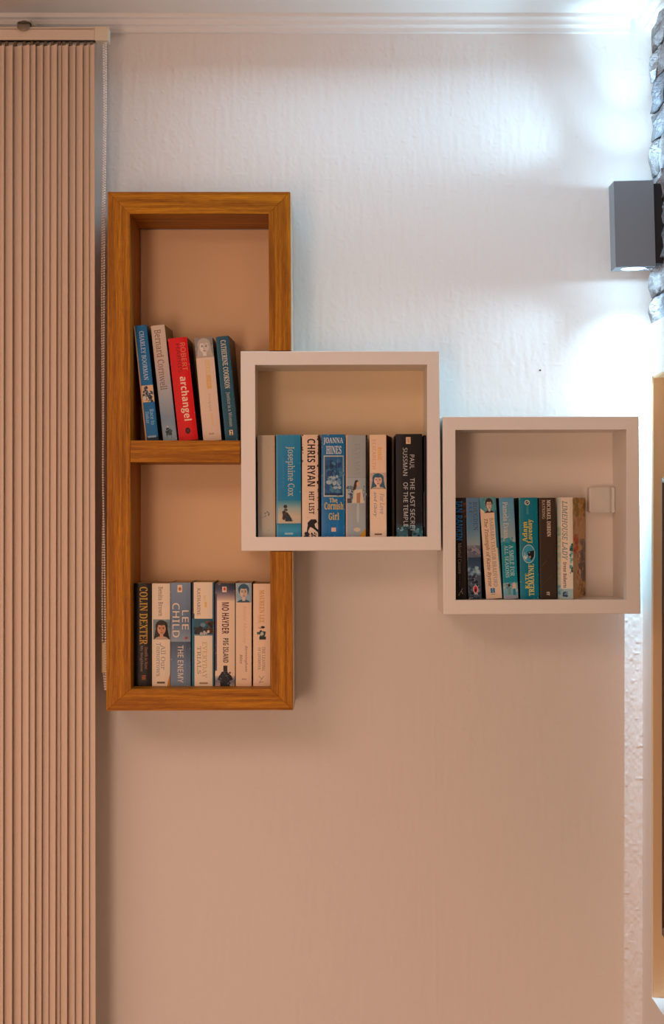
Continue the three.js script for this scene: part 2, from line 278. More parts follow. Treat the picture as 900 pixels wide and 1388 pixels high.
// ---------------------------------------------------------------- vertical blind
{
  const zc = 0.086, zf = 0.099, xR = px(147, zf), X0 = -1.25, railT = py(36.5, zf), railB = py(54, zf), rh = railT - railB, zb = 0.073;
  const t = thing('vertical_blind', 'drawn-back vertical blind of narrow peach fabric vanes under a cream headrail', 'blind', [xR, railT, zc]);
  const cream = std(new THREE.Color().setRGB(0.72, 0.62, 0.52), 0.5), capM = std(new THREE.Color().setRGB(0.74, 0.66, 0.52), 0.45), dark = std(0x2b211b, 0.6);
  const capW = 0.0245, railX1 = -capW;
  part('headrail', merge([rbox(railX1 - (X0 - xR), rh, 0.003, 0.001, (railX1 + X0 - xR) / 2, -rh / 2, zf - zc - 0.0015), rbox(railX1 - (X0 - xR), 0.003, zf - zb, 0.001, (railX1 + X0 - xR) / 2, -0.0035, (zf + zb) / 2 - zc), rbox(railX1 - (X0 - xR), rh, 0.003, 0.001, (railX1 + X0 - xR) / 2, -rh / 2, zb - zc + 0.0015)]), cream, t);
  part('track', box(railX1 - (X0 - xR), 0.006, 0.012, (railX1 + X0 - xR) / 2, -rh + 0.004, 0), dark, t);
  part('end_cap', rbox(capW, rh + 0.002, zf - zb + 0.002, 0.0015, -capW / 2, -rh / 2, (zf + zb) / 2 - zc), capM, t, 'pale end cap');
  const vaneBump = dataTexture(128, 256, (u, v, o) => { o[0] = o[1] = o[2] = 255 * (0.5 * vnoise(u * 64, v * 8, 64, 8, 61) + 0.5 * vnoise(u * 20, v * 128, 20, 128, 62)); });
  const vaneMats = [[0.75, 0.62, 0.52]].map(c => new THREE.MeshStandardMaterial({ color: new THREE.Color().setRGB(...c), roughness: 0.85, bumpMap: vaneBump, bumpScale: 0.0003, side: THREE.DoubleSide }));
  const edgesTop = [-24, -13.5, -4, 5.5, 17, 29.5, 40, 48, 58, 67.5, 77, 83, 92, 102, 112, 120.5, 128], edgesBot = [-25, -15, -6, 3.5, 16, 28.2, 37.8, 46.3, 55.5, 65, 74.3, 80.3, 90.5, 101, 110.5, 120.8, 130];
  const L = 0.086, yTop = py(60.5, 0.11) - railT, yBot = 0.06 - railT, hookM = std(0x8a7458, 0.5), PH = 1.08;
  edgesTop.forEach((e, i) => {
    const ph = PH + rr(-0.03, 0.03), zn = 0.110 - zc + rr(-0.003, 0.003), pos = [], uv = [], idx = [], N = 12;
    for (let r = 0; r < 2; r++) {
      const ex = px(r ? edgesBot[i] : e, zn + zc) - xR, yy = r ? yBot : yTop;
      for (let k = 0; k <= N; k++) {
        const s = k / N * L, cu = 0.0042 * Math.sin(Math.PI * k / N);                 // curved across its width
        pos.push(ex - s * Math.sin(ph) - cu * Math.cos(ph) * -1, yy, zn - s * Math.cos(ph) + cu * Math.sin(ph) * -1); uv.push(k / N, r ? 0 : 8);
      }
    }
    for (let k = 0; k < N; k++) idx.push(k, k + N + 1, k + 1, k + 1, k + N + 1, k + N + 2);
    const g = new THREE.BufferGeometry(); g.setAttribute('position', new THREE.Float32BufferAttribute(pos, 3)); g.setAttribute('uv', new THREE.Float32BufferAttribute(uv, 2)); g.setIndex(idx); g.computeVertexNormals();
    part('vane', g, vaneMats[0], t);
    if (i < 16) {
      const hx = px(e + 4.5, zc) - xR - 0.001, hy = -rh;
      part('hanger', merge([new THREE.CylinderGeometry(0.0032, 0.0026, 0.006, 10).translate(hx, hy - 0.003, 0), new THREE.SphereGeometry(0.0036, 10, 6).scale(1, 0.8, 1).translate(hx, hy - 0.006, 0), box(0.0016, yTop * -1 - rh - 0.002, 0.006, hx, (hy + yTop) / 2 - 0.003, 0)]), hookM, t);
    }
  });
}
{ // spring clip of the headrail bracket, on top of the rail under the cornice
  const zf = 0.1, x = px(32, zf), y = py(34, zf), t = thing('rail_bracket', 'small dull metal spring clip on top of the headrail', 'bracket', [x, y, 0.097]);
  const m = std(0x8c8477, 0.4, { metalness: 0.6 });
  const dome = Array.from({ length: 7 }, (_, i) => new THREE.Vector2(0.0118 * Math.cos(i / 6 * Math.PI / 2), 0.0045 * Math.sin(i / 6 * Math.PI / 2)));
  part('clip', new THREE.LatheGeometry(dome, 20).rotateX(1.15).translate(0, -0.001, 0.002), m, t);
  part('washer', new THREE.CylinderGeometry(0.0125, 0.0125, 0.002, 20).translate(0, 0.0042, -0.004), std(0x5d574f, 0.5, { metalness: 0.5 }), t);
  part('lever', rbox(0.013, 0.0035, 0.006, 0.001).rotateZ(-0.7).translate(0.0165, 0.003, 0), std(0x9fa39a, 0.4, { metalness: 0.3 }), t);
  part('arm', merge([box(0.02, 0.0025, 0.096, 0, 0.0065, -0.048), box(0.02, 0.024, 0.002, 0, -0.004, -0.0955)]), m, t);
}
{ // bead chain with its tensioner, hanging beside the blind
  const z = 0.086, yTop = py(56, z), t = thing('bead_chain', 'pale bead chain loop hanging between the blind and the wooden shelf', 'chain', [px(142, z), yTop, z]);
  const bead = new THREE.IcosahedronGeometry(0.0021, 1), list = [], X = x => px(x, z) - px(142, z), Y = y => py(y, z) - yTop;
  const ys = [56, 150, 250, 400, 560, 650, 760, 868, 912, 934];
  const strands = [[139.5, 140.2, 139.2, 137.8, 138.8, 140.4, 138.6, 138.8, 140.2, 142.5], [143.6, 143.4, 142.2, 141.6, 140.6, 140.0, 142.2, 143.4, 144, 143.5]];
  const cord = [];
  strands.forEach((xs, k) => {
    const c = new THREE.CatmullRomCurve3(ys.map((y, i) => new THREE.Vector3(X(xs[i]), Y(y), (k ? 0.004 : -0.004) * (i < 9 ? 1 : 0.1))));
    const n = Math.floor(c.getLength() / 0.0046);
    for (let i = 0; i <= n; i++) { const p = c.getPointAt(i / n); list.push(bead.clone().translate(p.x, p.y, p.z)); }
    cord.push(new THREE.TubeGeometry(c, 120, 0.0006, 5));
  });
  const b = part('bead', merge(list), std(new THREE.Color().setRGB(0.86, 0.79, 0.70), 0.4), t); b.userData.kind = 'stuff';
  part('cord', merge(cord), std(0x8a7664, 0.7), t);
  part('tensioner', rbox(0.0085, Math.abs(Y(912) - Y(870)), 0.012, 0.002, X(141.4), (Y(870) + Y(912)) / 2, 0), new THREE.MeshPhysicalMaterial({ color: new THREE.Color().setRGB(0.55, 0.42, 0.2), roughness: 0.4 }), t, 'cloudy olive plastic tensioner');
}
{ // small marks in the wall
  for (const [x, y, l] of [[732, 502, 'tiny dark nail hole in the bare wall above the white shelves'], [235, 395, 'tiny dark nail head in the upper bay of the wooden shelf']]) {
    const t = thing('nail', l, 'nail', [px(x, 0), py(y, 0), 0]); part('head', new THREE.CylinderGeometry(0.0016, 0.0016, 0.0016, 8).rotateX(Math.PI / 2).translate(0, 0, 0.0006), std(0x3c3a3a, 0.7), t);
  }
}

// ---------------------------------------------------------------- paperbacks
const CH = 700, SIDE = 28;
class Print {                                                      // printed cover: spine, then a strip for the back and one for the front board; all places are fractions of the spine
  constructor(w, sideColors, artW) {
    this.w = w; this.aw = artW; this.c = document.createElement('canvas'); this.c.width = w + SIDE + artW; this.c.height = CH; this.x = this.c.getContext('2d');
    this.x.fillStyle = sideColors[0]; this.x.fillRect(w, 0, SIDE, CH); this.x.fillStyle = sideColors[1]; this.x.fillRect(w + SIDE, 0, artW, CH);
  }
  clip(fn) { const x = this.x; x.save(); x.beginPath(); x.rect(0, 0, this.w, CH); x.clip(); fn(); x.restore(); return this; }
  R(x0, y0, x1, y1, c) { this.x.fillStyle = c; this.x.fillRect(x0 * this.w, y0 * CH, (x1 - x0) * this.w, (y1 - y0) * CH); return this; }
  E(cx, cy, rx, ry, c, rot = 0) { const x = this.x; x.fillStyle = c; x.beginPath(); x.ellipse(cx * this.w, cy * CH, rx * this.w, ry * CH, rot, 0, Math.PI * 2); x.fill(); return this; }
  Poly(pts, c) { const x = this.x; x.fillStyle = c; x.beginPath(); pts.forEach(([a, b], i) => x[i ? 'lineTo' : 'moveTo'](a * this.w, b * CH)); x.closePath(); x.fill(); return this; }
  G(y0, y1, ...cs) { const g = this.x.createLinearGradient(0, y0 * CH, 0, y1 * CH); cs.forEach((c, i) => g.addColorStop(i / (cs.length - 1), c)); this.x.fillStyle = g; this.x.fillRect(0, y0 * CH, this.w, (y1 - y0) * CH + 1); return this; }
  L(pts, c, lw = 2) { const x = this.x; x.strokeStyle = c; x.lineWidth = lw; x.beginPath(); pts.forEach(([a, b], i) => x[i ? 'lineTo' : 'moveTo'](a * this.w, b * CH)); x.stroke(); return this; }
  B(x0, y0, x1, y1, cs, n, s0, s1) { for (let i = 0; i < n; i++) { const s = rr(s0, s1); this.E(rr(x0, x1), rr(y0, y1), s * CH / this.w * rr(0.6, 1.4), s, cs[Math.floor(rnd() * cs.length)], rr(0, 3)); } return this; }
  T(str, x0, x1, y0, y1, c, font = 'bold 60px serif', dir = 1, fixed = null) {
    const x = this.x; x.save(); x.font = font; const m = x.measureText(str), as = fixed ? fixed[0] : m.actualBoundingBoxAscent, de = fixed ? fixed[1] : m.actualBoundingBoxDescent, w = m.width;
    x.fillStyle = c; x.textBaseline = 'alphabetic';
    const X0 = x0 * this.w, X1 = x1 * this.w, Y0 = y0 * CH, Y1 = y1 * CH;
    if (dir === 0) { const sx = (X1 - X0) / w, sy = (Y1 - Y0) / (as + de); x.translate(X0, Y1 - de * sy); x.scale(sx, sy); }
    else { const sl = (Y1 - Y0) / w, sh = (X1 - X0) / (as + de); if (dir > 0) { x.translate(X0 + de * sh, Y0); x.rotate(Math.PI / 2); } else { x.translate(X1 - de * sh, Y1); x.rotate(-Math.PI / 2); } x.scale(sl, sh); }
    x.fillText(str, 0, 0); x.restore(); return this;
  }
  S(x0, x1, y0, y1, c, n = 10, lw = 2) { for (let i = 0; i < n; i++) { const y = y0 + (y1 - y0) * (i + rr(0.1, 0.5)) / n, e = (y1 - y0) / n * rr(0.3, 0.8); this.L([[rr(x0, x0 + (x1 - x0) * 0.3), y], [x1, y + e * 0.2], [rr(x0, x1), y + e]], c, lw); } return this; }   // lettering too small to read
  Face(x0, y0, x1, y1, bg, hair, skin, long, dark) {
    const x = this.x, W = x1 - x0, H = y1 - y0, k = (a, b) => [x0 + a * W, y0 + b * H], s = (f, ...r) => f.call(this, ...r);
    x.save(); x.beginPath(); x.rect(x0 * this.w, y0 * CH, W * this.w, H * CH); x.clip();
    this.R(x0, y0, x1, y1, bg).B(x0, y0, x1, y1, ['rgba(255,255,255,0.13)', 'rgba(0,0,0,0.12)'], 8, 0.01, 0.025);
    if (long) this.Poly([k(0.5, 0.06), k(0.2, 0.25), k(0.1, 0.75), k(0.05, 1), k(0.98, 1), k(0.9, 0.7), k(0.82, 0.25)], hair);
    this.E(...k(0.5, 0.34), 0.36 * W, 0.30 * H, hair);
    this.E(...k(0.5, 1.08), 0.46 * W, 0.24 * H, long ? '#b9a99c' : hair).R(...k(0.4, 0.66), ...k(0.6, 0.92), skin);
    this.E(...k(0.5, 0.48), 0.245 * W, 0.29 * H, skin).E(...k(0.58, 0.5), 0.14 * W, 0.24 * H, 'rgba(60,30,15,0.10)');
    this.E(...k(0.5, 0.2), 0.26 * W, 0.10 * H, hair);
    for (const a of [0.39, 0.61]) this.E(...k(a, 0.45), 0.055 * W, 0.025 * H, dark).R(...k(a - 0.07, 0.38), ...k(a + 0.07, 0.4), dark);
    this.L([k(0.5, 0.46), k(0.47, 0.58), k(0.53, 0.59)], 'rgba(70,35,20,0.55)', 1.5).E(...k(0.5, 0.67), 0.085 * W, 0.022 * H, '#a8584c');
    x.restore(); return this;
  }
  wear(n, c = 'rgba(240,232,215,0.55)') { for (let i = 0; i < n; i++) { const e = rnd() < 0.7; const X = e ? (rnd() < 0.5 ? rr(0, 0.04) : rr(0.96, 1)) : rr(0, 1), Y = e ? rr(0, 1) : (rnd() < 0.5 ? rr(0, 0.012) : rr(0.985, 1)); this.E(X, Y, rr(0.008, 0.03), rr(0.001, 0.006), c); } return this; }
  crease(xs, c = 'rgba(245,238,225,0.28)') { for (const X of xs) this.L([[X, rr(0, 0.05)], [X + rr(-0.01, 0.01), 0.5], [X, rr(0.93, 1)]], c, 1.2); return this; }
}
const pageTex = dataTexture(64, 64, (u, v, o) => { const n = vnoise(u * 64, v * 4, 64, 4, 71), t = 150 + 70 * n; o[0] = t; o[1] = t * 0.88; o[2] = t * 0.68; }, true);
const pageMat = new THREE.MeshStandardMaterial({ map: pageTex, roughness: 0.9 });
const BD = 0.107, SZ = 0.110;                                      // depth of a paperback, plane of the spines
function coverGeo(t, h, w, aw) {
  const k = 0.0005, tot = w + SIDE + aw, out = [], N = 6;
  const U = a => a * w / tot, back = f => (w + SIDE * (0.1 + 0.8 * f)) / tot, front = f => (w + SIDE + aw * (0.04 + 0.92 * f)) / tot;
  const sp = []; for (let i = 0; i <= N; i++) { const a = i / N; sp.push([-t / 2 + t * a, -0.0012 + 0.0012 * Math.sqrt(Math.max(0, Math.sin(Math.PI * a))), U(a)]); }
  const pos = [], uv = [];
  const quad = (a, b, c, d, ua, ub, uc, ud) => { for (const [p, q] of [[a, ua], [b, ub], [c, uc], [a, ua], [c, uc], [d, ud]]) { pos.push(...p); uv.push(...q); } };
  const wall = (p, q, up, uq) => quad([p[0], 0, p[1]], [q[0], 0, q[1]], [q[0], h, q[1]], [p[0], h, p[1]], [up, 0], [uq, 0], [uq, 1], [up, 1]);
  for (let i = 0; i < N; i++) wall(sp[i], sp[i + 1], sp[i][2], sp[i + 1][2]);
  wall([-t / 2, -BD], sp[0], back(1), back(0)); wall(sp[N], [t / 2, -BD], front(0), front(1));
  wall([-t / 2 + k, -k - 0.0012], [-t / 2 + k, -BD], back(0.5), back(0.5)); wall([t / 2 - k, -BD], [t / 2 - k, -k - 0.0012], front(0.5), front(0.5));
  wall([-t / 2 + k, -BD], [-t / 2, -BD], back(0.5), back(0.5)); wall([t / 2, -BD], [t / 2 - k, -BD], front(0.5), front(0.5));
  wall([t / 2 - k, -k - 0.0012], [-t / 2 + k, -k - 0.0012], 0.02, 0.02);
  for (const [y, v] of [[0, 0.01], [h, 0.99]]) { // rims
    const rim = (a, b, c, d, u) => y ? quad(a, b, c, d, [u, v], [u, v], [u, v], [u, v]) : quad(d, c, b, a, [u, v], [u, v], [u, v], [u, v]);
    rim([-t / 2, y, -0.0012], [-t / 2 + k, y, -0.0012], [-t / 2 + k, y, -BD], [-t / 2, y, -BD], back(0.5));
    rim([t / 2 - k, y, -0.0012], [t / 2, y, -0.0012], [t / 2, y, -BD], [t / 2 - k, y, -BD], front(0.5));
    for (let i = 0; i < N; i++) rim([sp[i][0], y, sp[i][1]], [sp[i + 1][0], y, sp[i + 1][1]], [sp[i + 1][0] * 0.98, y, -0.0018], [sp[i][0] * 0.98, y, -0.0018], U(0.5));
  }
  const g = new THREE.BufferGeometry(); g.setAttribute('position', new THREE.Float32BufferAttribute(pos, 3)); g.setAttribute('uv', new THREE.Float32BufferAttribute(uv, 2));
  g.computeVertexNormals(); return toCreasedNormals(g, 0.7);
}
// x0, x1: spine's lower corners; lean: how far its top sits to the left; top: its upper edge; floor: the shelf under it (all measured at the spine's depth)
function book(label, group, [x0, x1, lean, top], floorY, sides, draw, o = {}) {
  const z = SZ + (o.dz || 0), X0 = px(x0, z), X1 = px(x1, z), th = Math.asin(lean * (DIST - z) / FOCAL / (py(top, z) - floorY)), t = (X1 - X0) * Math.cos(th) - 0.0003, h = (py(top, z) - floorY - Math.max(0, t * Math.sin(th)) * 0.5) / Math.cos(th);
  const w = Math.max(60, Math.round(CH * t / h)), aw = o.art || SIDE, p = new Print(w, sides, aw);
  p.clip(() => draw(p)); if (o.drawArt) o.drawArt(p);
  const tex = new THREE.CanvasTexture(p.c); tex.colorSpace = THREE.SRGBColorSpace; tex.anisotropy = 8;
  const b = thing('paperback_book', label, 'book', [0, 0, 0], group);
  b.position.set(th >= 0 ? X0 : X1, floorY + 0.0002, z); b.rotation.set(0, -(o.yaw || 0), th, 'ZYX');
  const s = th >= 0 ? 1 : -1;
  part('cover', coverGeo(t, h, w, aw).translate(s * t / 2, 0, 0), new THREE.MeshPhysicalMaterial({ map: tex, roughness: o.rough ?? 0.4, specularIntensity: 0.45 }), b);
  part('page_block', box(t - 0.0014, h - 0.0016, BD - 0.004, s * t / 2, h / 2, -BD / 2 - 0.001), pageMat, b);
  return b;
}
const SER = '60px serif', SERB = 'bold 60px serif', SERI = 'italic 60px serif', SAN = '60px sans-serif', SANB = 'bold 60px sans-serif';
const CREAM = '#eddfcb', INK = '#2c2a30', GOLD = '#d8a83a';

// upper bay of the wooden shelf
const G1 = 'leaning paperbacks in the upper bay of the wooden shelf', fl1 = py(597, FZ);
book('thin blue leaning book with a small picture of riders, leftmost in the upper bay', G1, [197.5, 215.2, 16.3, 441], fl1, ['#e8b070', '#1a3c58'], p => p.R(0, 0, 1, 1, '#0872b0').R(0, 0, 0.09, 1, '#e9c9a0').R(0.04, 0.3, 0.09, 1, '#d98a4a')
  .T('CHARLEY BOORMAN', 0.37, 0.72, 0.05, 0.475, '#d6e4ee', SER).R(0.09, 0.52, 1, 0.665, '#e8c49a').B(0.15, 0.57, 0.95, 0.66, ['#3b5268', '#20303c', '#8b94a0', '#d8d3c8', '#5a6a70'], 46, 0.004, 0.014).B(0.38, 0.535, 0.55, 0.6, ['#2c4258', '#3f5f80'], 14, 0.006, 0.012)
  .T('Race to', 0.56, 0.86, 0.725, 0.865, '#a8cfe4', SER).T('Dakar', 0.2, 0.48, 0.745, 0.85, '#a8cfe4', SER).R(0.09, 0.968, 1, 1, '#0b3654').R(0.2, 0.955, 0.85, 0.972, '#9fb9cc').wear(10), { yaw: 0.0 });
book('cream book with brown lettering fading to grey blue, leaning beside the thin blue one', G1, [221.3, 240.5, 17.2, 441], fl1, ['#6a5d40', '#7a6a44'], p => p.G(0, 1, '#d8c8b6', '#d3bfae', '#c4b6ae', '#a9b0ba', '#7f98ae', '#8ea6b6')
  .T('Bernard Cornwell', 0.22, 0.72, 0.035, 0.56, '#7a5640', SER).S(0.5, 0.68, 0.59, 0.79, '#c59a8a', 9, 1.4).S(0.22, 0.38, 0.58, 0.77, '#98a0a8', 9, 1.4).B(0.3, 0.89, 0.68, 0.95, ['#2c4450', '#39535c', '#1e3038'], 24, 0.004, 0.013).B(0.38, 0.875, 0.5, 0.89, ['#c8bfae'], 4, 0.003, 0.006).L([[0.35, 0.95], [0.33, 0.975]], '#3a4c54').L([[0.62, 0.95], [0.64, 0.98]], '#3a4c54').wear(10), { yaw: 0.035 });
book('bright red leaning book with large cream lower-case lettering', G1, [242.8, 269, 15.4, 458], fl1, ['#3a0508', '#1b0c14'], p => p.R(0, 0, 1, 1, '#e0040e')
  .T('ROBERT', 0.6, 0.86, 0.045, 0.325, '#d98a60', SAN).T('HARRIS', 0.36, 0.58, 0.05, 0.34, '#7c0a12', SAN).T('archangel', 0.28, 0.80, 0.375, 0.815, '#f2d9c0', SANB).E(0.52, 0.905, 0.13, 0.031, '#240a14').E(0.52, 0.905, 0.07, 0.016, '#5a2030').crease([0.2, 0.9], 'rgba(120,0,0,0.3)').wear(8), { yaw: 0.01 });
book('pale pink leaning book with a grey portrait across the top of its spine', G1, [275.7, 300.6, 12.6, 457.5], fl1, ['#23204a', '#2a2018'], p => p.R(0, 0, 1, 1, '#e6cdb8').Face(0, 0, 1, 0.195, '#8f8987', '#bdb4a8', '#e2dcd4', true, '#5a5654')
  .R(0.47, 0.22, 0.73, 0.5, '#e0c09a').T('NIIAN', 0.5, 0.7, 0.22, 0.36, '#eed29e', SERB).T('HILLB', 0.48, 0.72, 0.37, 0.495, '#e8ad45', SERB).S(0.44, 0.6, 0.54, 0.72, '#b8a0a0', 12, 1.4).R(0.55, 0.74, 0.66, 0.86, '#e5c498').T('PAN', 0.35, 0.62, 0.925, 0.942, '#6d5040', SERB, 0).wear(10), { yaw: 0.0 });
book('dark teal leaning book with cream serif lettering, last before the overlapping white box', G1, [305.6, 323.6, 13.4, 456], fl1, ['#0b2c40', '#4c3a26'], p => p.R(0, 0, 1, 1, '#13536e').R(0, 0, 0.1, 1, '#2a6a80')
  .T('CATHERINE COOKSON', 0.34, 0.74, 0.035, 0.5, '#d8d2c2', SERB).T('Justice is a Woman', 0.36, 0.7, 0.535, 0.865, '#c9c6b4', SER).R(0.36, 0.895, 0.64, 0.945, '#f0d6b8').Poly([[0.42, 0.9], [0.6, 0.91], [0.5, 0.925], [0.6, 0.94], [0.42, 0.94], [0.5, 0.92]], '#2a1a14').crease([0.18, 0.88], 'rgba(160,190,196,0.35)').wear(34, 'rgba(210,220,220,0.5)'), { yaw: 0.04 });

// lower bay of the wooden shelf
const G2 = 'upright paperbacks in the lower bay of the wooden shelf', fl2 = py(934, FZ);
book('black book with gold lettering, leftmost in the wooden shelf\'s lower bay', G2, [181.6, 205.4, 0, 790.8], fl2, ['#0c0a0a', '#0e0c0c'], p => p.R(0, 0, 1, 1, '#141012')
  .T('COLIN DEXTER', 0.32, 0.78, 0.03, 0.595, '#d9a92c', SERB).T('Death is Now', 0.62, 0.8, 0.62, 0.835, '#c98a58', SER).T('My Neighbour', 0.34, 0.52, 0.605, 0.86, '#b9a68c', SER).R(0.4, 0.885, 0.72, 0.945, '#1c1210').T('PAN', 0.44, 0.68, 0.893, 0.938, '#e07a20', SANB).L([[0.93, 0.6], [0.95, 0.98]], '#3f4a58', 1.5).L([[0.84, 0.7], [0.84, 0.98]], '#3a3028', 1.5).wear(10, 'rgba(200,190,170,0.3)'));
book('cream book with a photograph of a dark-haired woman on its spine', G2, [206, 230.6, 0, 791], fl2, ['#d8c4a8', '#c98a3a'], p => p.R(0, 0, 1, 1, CREAM).T('Benita Brown', 0.36, 0.62, 0.03, 0.32, '#5b4a40', SER)
  .Face(0.06, 0.35, 1, 0.545, '#7f9aa6', '#241a16', '#d9a07c', true, '#2a1a14').T('All Our', 0.5, 0.76, 0.6, 0.84, '#8a9098', SER).T('Tomorrows', 0.24, 0.48, 0.575, 0.905, '#7f8a94', SER).R(0.28, 0.957, 0.72, 0.974, '#5e5040').Poly([[1, 0.88], [0.88, 0.96], [0.85, 1], [1, 1]], '#c98a3a').wear(8));
book('grey blue book with wide spaced cream capitals and a faint horizon line', G2, [231, 258.5, 0, 790], fl2, ['#3c4a60', '#42526a'], p => p.G(0, 0.57, '#7d96b2', '#7088a8', '#5d7898', '#8ea2b6').G(0.57, 1, '#4a5c74', '#6a82a2', '#728aa8')
  .R(0.35, 0.022, 0.58, 0.092, '#f0d8bc').E(0.47, 0.06, 0.07, 0.018, '#b86a40').T('LEE', 0.58, 0.9, 0.255, 0.46, '#f0dfc6', SAN).T('CHILD', 0.1, 0.46, 0.19, 0.535, '#f0dfc6', SAN).E(0.78, 0.535, 0.08, 0.014, '#a8604c').R(0.72, 0.53, 0.88, 0.535, '#7a3a34').T('THE ENEMY', 0.36, 0.64, 0.605, 0.965, '#e8dcc8', SAN).crease([0.14, 0.72], 'rgba(220,228,236,0.2)').wear(12));
book('cream book with teal side edges and a dark picture band', G2, [260, 290.3, 0, 789.5], fl2, ['#10506a', '#1e3a48'], p => p.R(0, 0, 1, 1, CREAM).R(0, 0.3, 0.12, 1, '#1a6a8a').R(0, 0, 0.08, 0.35, '#14202a').R(0.93, 0, 1, 1, '#2f6a80')
  .T('KATHARINE', 0.25, 0.38, 0.055, 0.32, '#5b5048', SER).S(0.5, 0.64, 0.12, 0.2, '#d8b078', 5, 1.5).R(0.58, 0.19, 0.68, 0.24, '#ecc070').R(0.1, 0.35, 0.94, 0.51, '#1c5c74').B(0.14, 0.42, 0.4, 0.49, ['#1a1a20', '#232a34', '#101318'], 18, 0.01, 0.02).B(0.62, 0.38, 0.92, 0.48, ['#4a3424', '#6a4a30', '#2c201a'], 18, 0.008, 0.02).B(0.4, 0.46, 0.75, 0.505, ['#cfc6ba', '#b8b4b0'], 8, 0.006, 0.016).E(0.5, 0.41, 0.12, 0.02, '#6b8aa0').R(0.1, 0.505, 0.94, 0.515, '#8fa8b0')
  .T('EVERYDAY', 0.48, 0.68, 0.57, 0.92, '#c4a878', SER).T('TRIALS', 0.24, 0.42, 0.615, 0.885, '#8f8478', SER).R(0.34, 0.963, 0.72, 0.978, '#9c8468').wear(8));
book('cream book with dark red capitals and a dark tower at its foot', G2, [291.5, 318.6, 0, 790.8], fl2, ['#26243c', '#1c1a22'], p => p.R(0, 0, 1, 1, '#ecd8c0').G(0, 0.17, '#273244', '#3d4660', '#8f8290', '#e2cdb8').R(0, 0.1, 0.09, 0.85, '#4c4668')
  .R(0.36, 0.033, 0.58, 0.086, '#f0dccb').R(0.42, 0.04, 0.54, 0.07, '#d04830').T('MO HAYDER', 0.34, 0.72, 0.18, 0.492, '#5c2434', SANB).T('PIG ISLAND', 0.4, 0.68, 0.53, 0.775, '#2c2024', SANB).G(0.9, 1, '#d3c4ba', '#6c7484', '#b8a49a')
  .R(0.42, 0.8, 0.62, 0.93, '#1a1e28').Poly([[0.4, 0.86], [0.2, 0.9], [0.12, 0.935], [0.3, 0.95], [0.25, 1], [0.75, 1], [0.72, 0.95], [0.9, 0.935], [0.82, 0.9], [0.62, 0.86]], '#171b24').B(0.25, 0.86, 0.78, 0.98, ['#2c3444', '#0e1118', '#566070'], 30, 0.004, 0.011).wear(8));
book('cream book with a bluish portrait across the top of its spine and italic dark title', G2, [319.6, 341.2, 0, 790.5], fl2, ['#10131c', '#3c1c1a'], p => p.R(0, 0, 1, 1, '#ecd3ba').Face(0.02, 0, 0.98, 0.188, '#8fb2c8', '#2c5470', '#d8c8b8', false, '#274458')
  .T('Annie Murray', 0.42, 0.68, 0.21, 0.58, '#dcb888', SERI).T('Birmingham', 0.56, 0.74, 0.605, 0.86, '#6a4a3c', SERI).T('Blitz', 0.26, 0.42, 0.69, 0.78, '#6a4a3c', SERI).T('PAN', 0.38, 0.66, 0.925, 0.938, '#5c4438', SERB, 0).wear(8));
book('cream book with gold lettering and a tiny dark green scene, rightmost in its bay', G2, [343.2, 366.6, 0, 791.4], fl2, ['#241410', '#6a4020'], p => p.R(0, 0, 1, 1, '#edd4ba').T('MAUREEN LEE', 0.36, 0.64, 0.06, 0.385, '#d4a040', SERB).S(0.26, 0.32, 0.3, 0.39, '#c8a070', 6, 1.4)
  .B(0.42, 0.46, 0.68, 0.53, ['#1c3838', '#27494a', '#142628'], 20, 0.006, 0.014).R(0.36, 0.515, 0.74, 0.545, '#18302e').R(0.22, 0.47, 0.42, 0.495, '#35605e').E(0.52, 0.487, 0.09, 0.018, '#b8c8c8').E(0.56, 0.425, 0.12, 0.012, '#2c2420').L([[0.3, 0.425], [0.46, 0.44]], '#b04a34', 4).T('THE LEAVING', 0.52, 0.7, 0.615, 0.85, '#7c7464', SER).T('OF LIVERPOOL', 0.28, 0.44, 0.62, 0.845, '#7c7464', SER).L([[0.34, 0.9], [0.5, 0.93], [0.62, 0.9]], '#7c6450', 2.4).L([[0.5, 0.93], [0.36, 0.965], [0.62, 0.955]], '#7c6450', 2.4).wear(8));

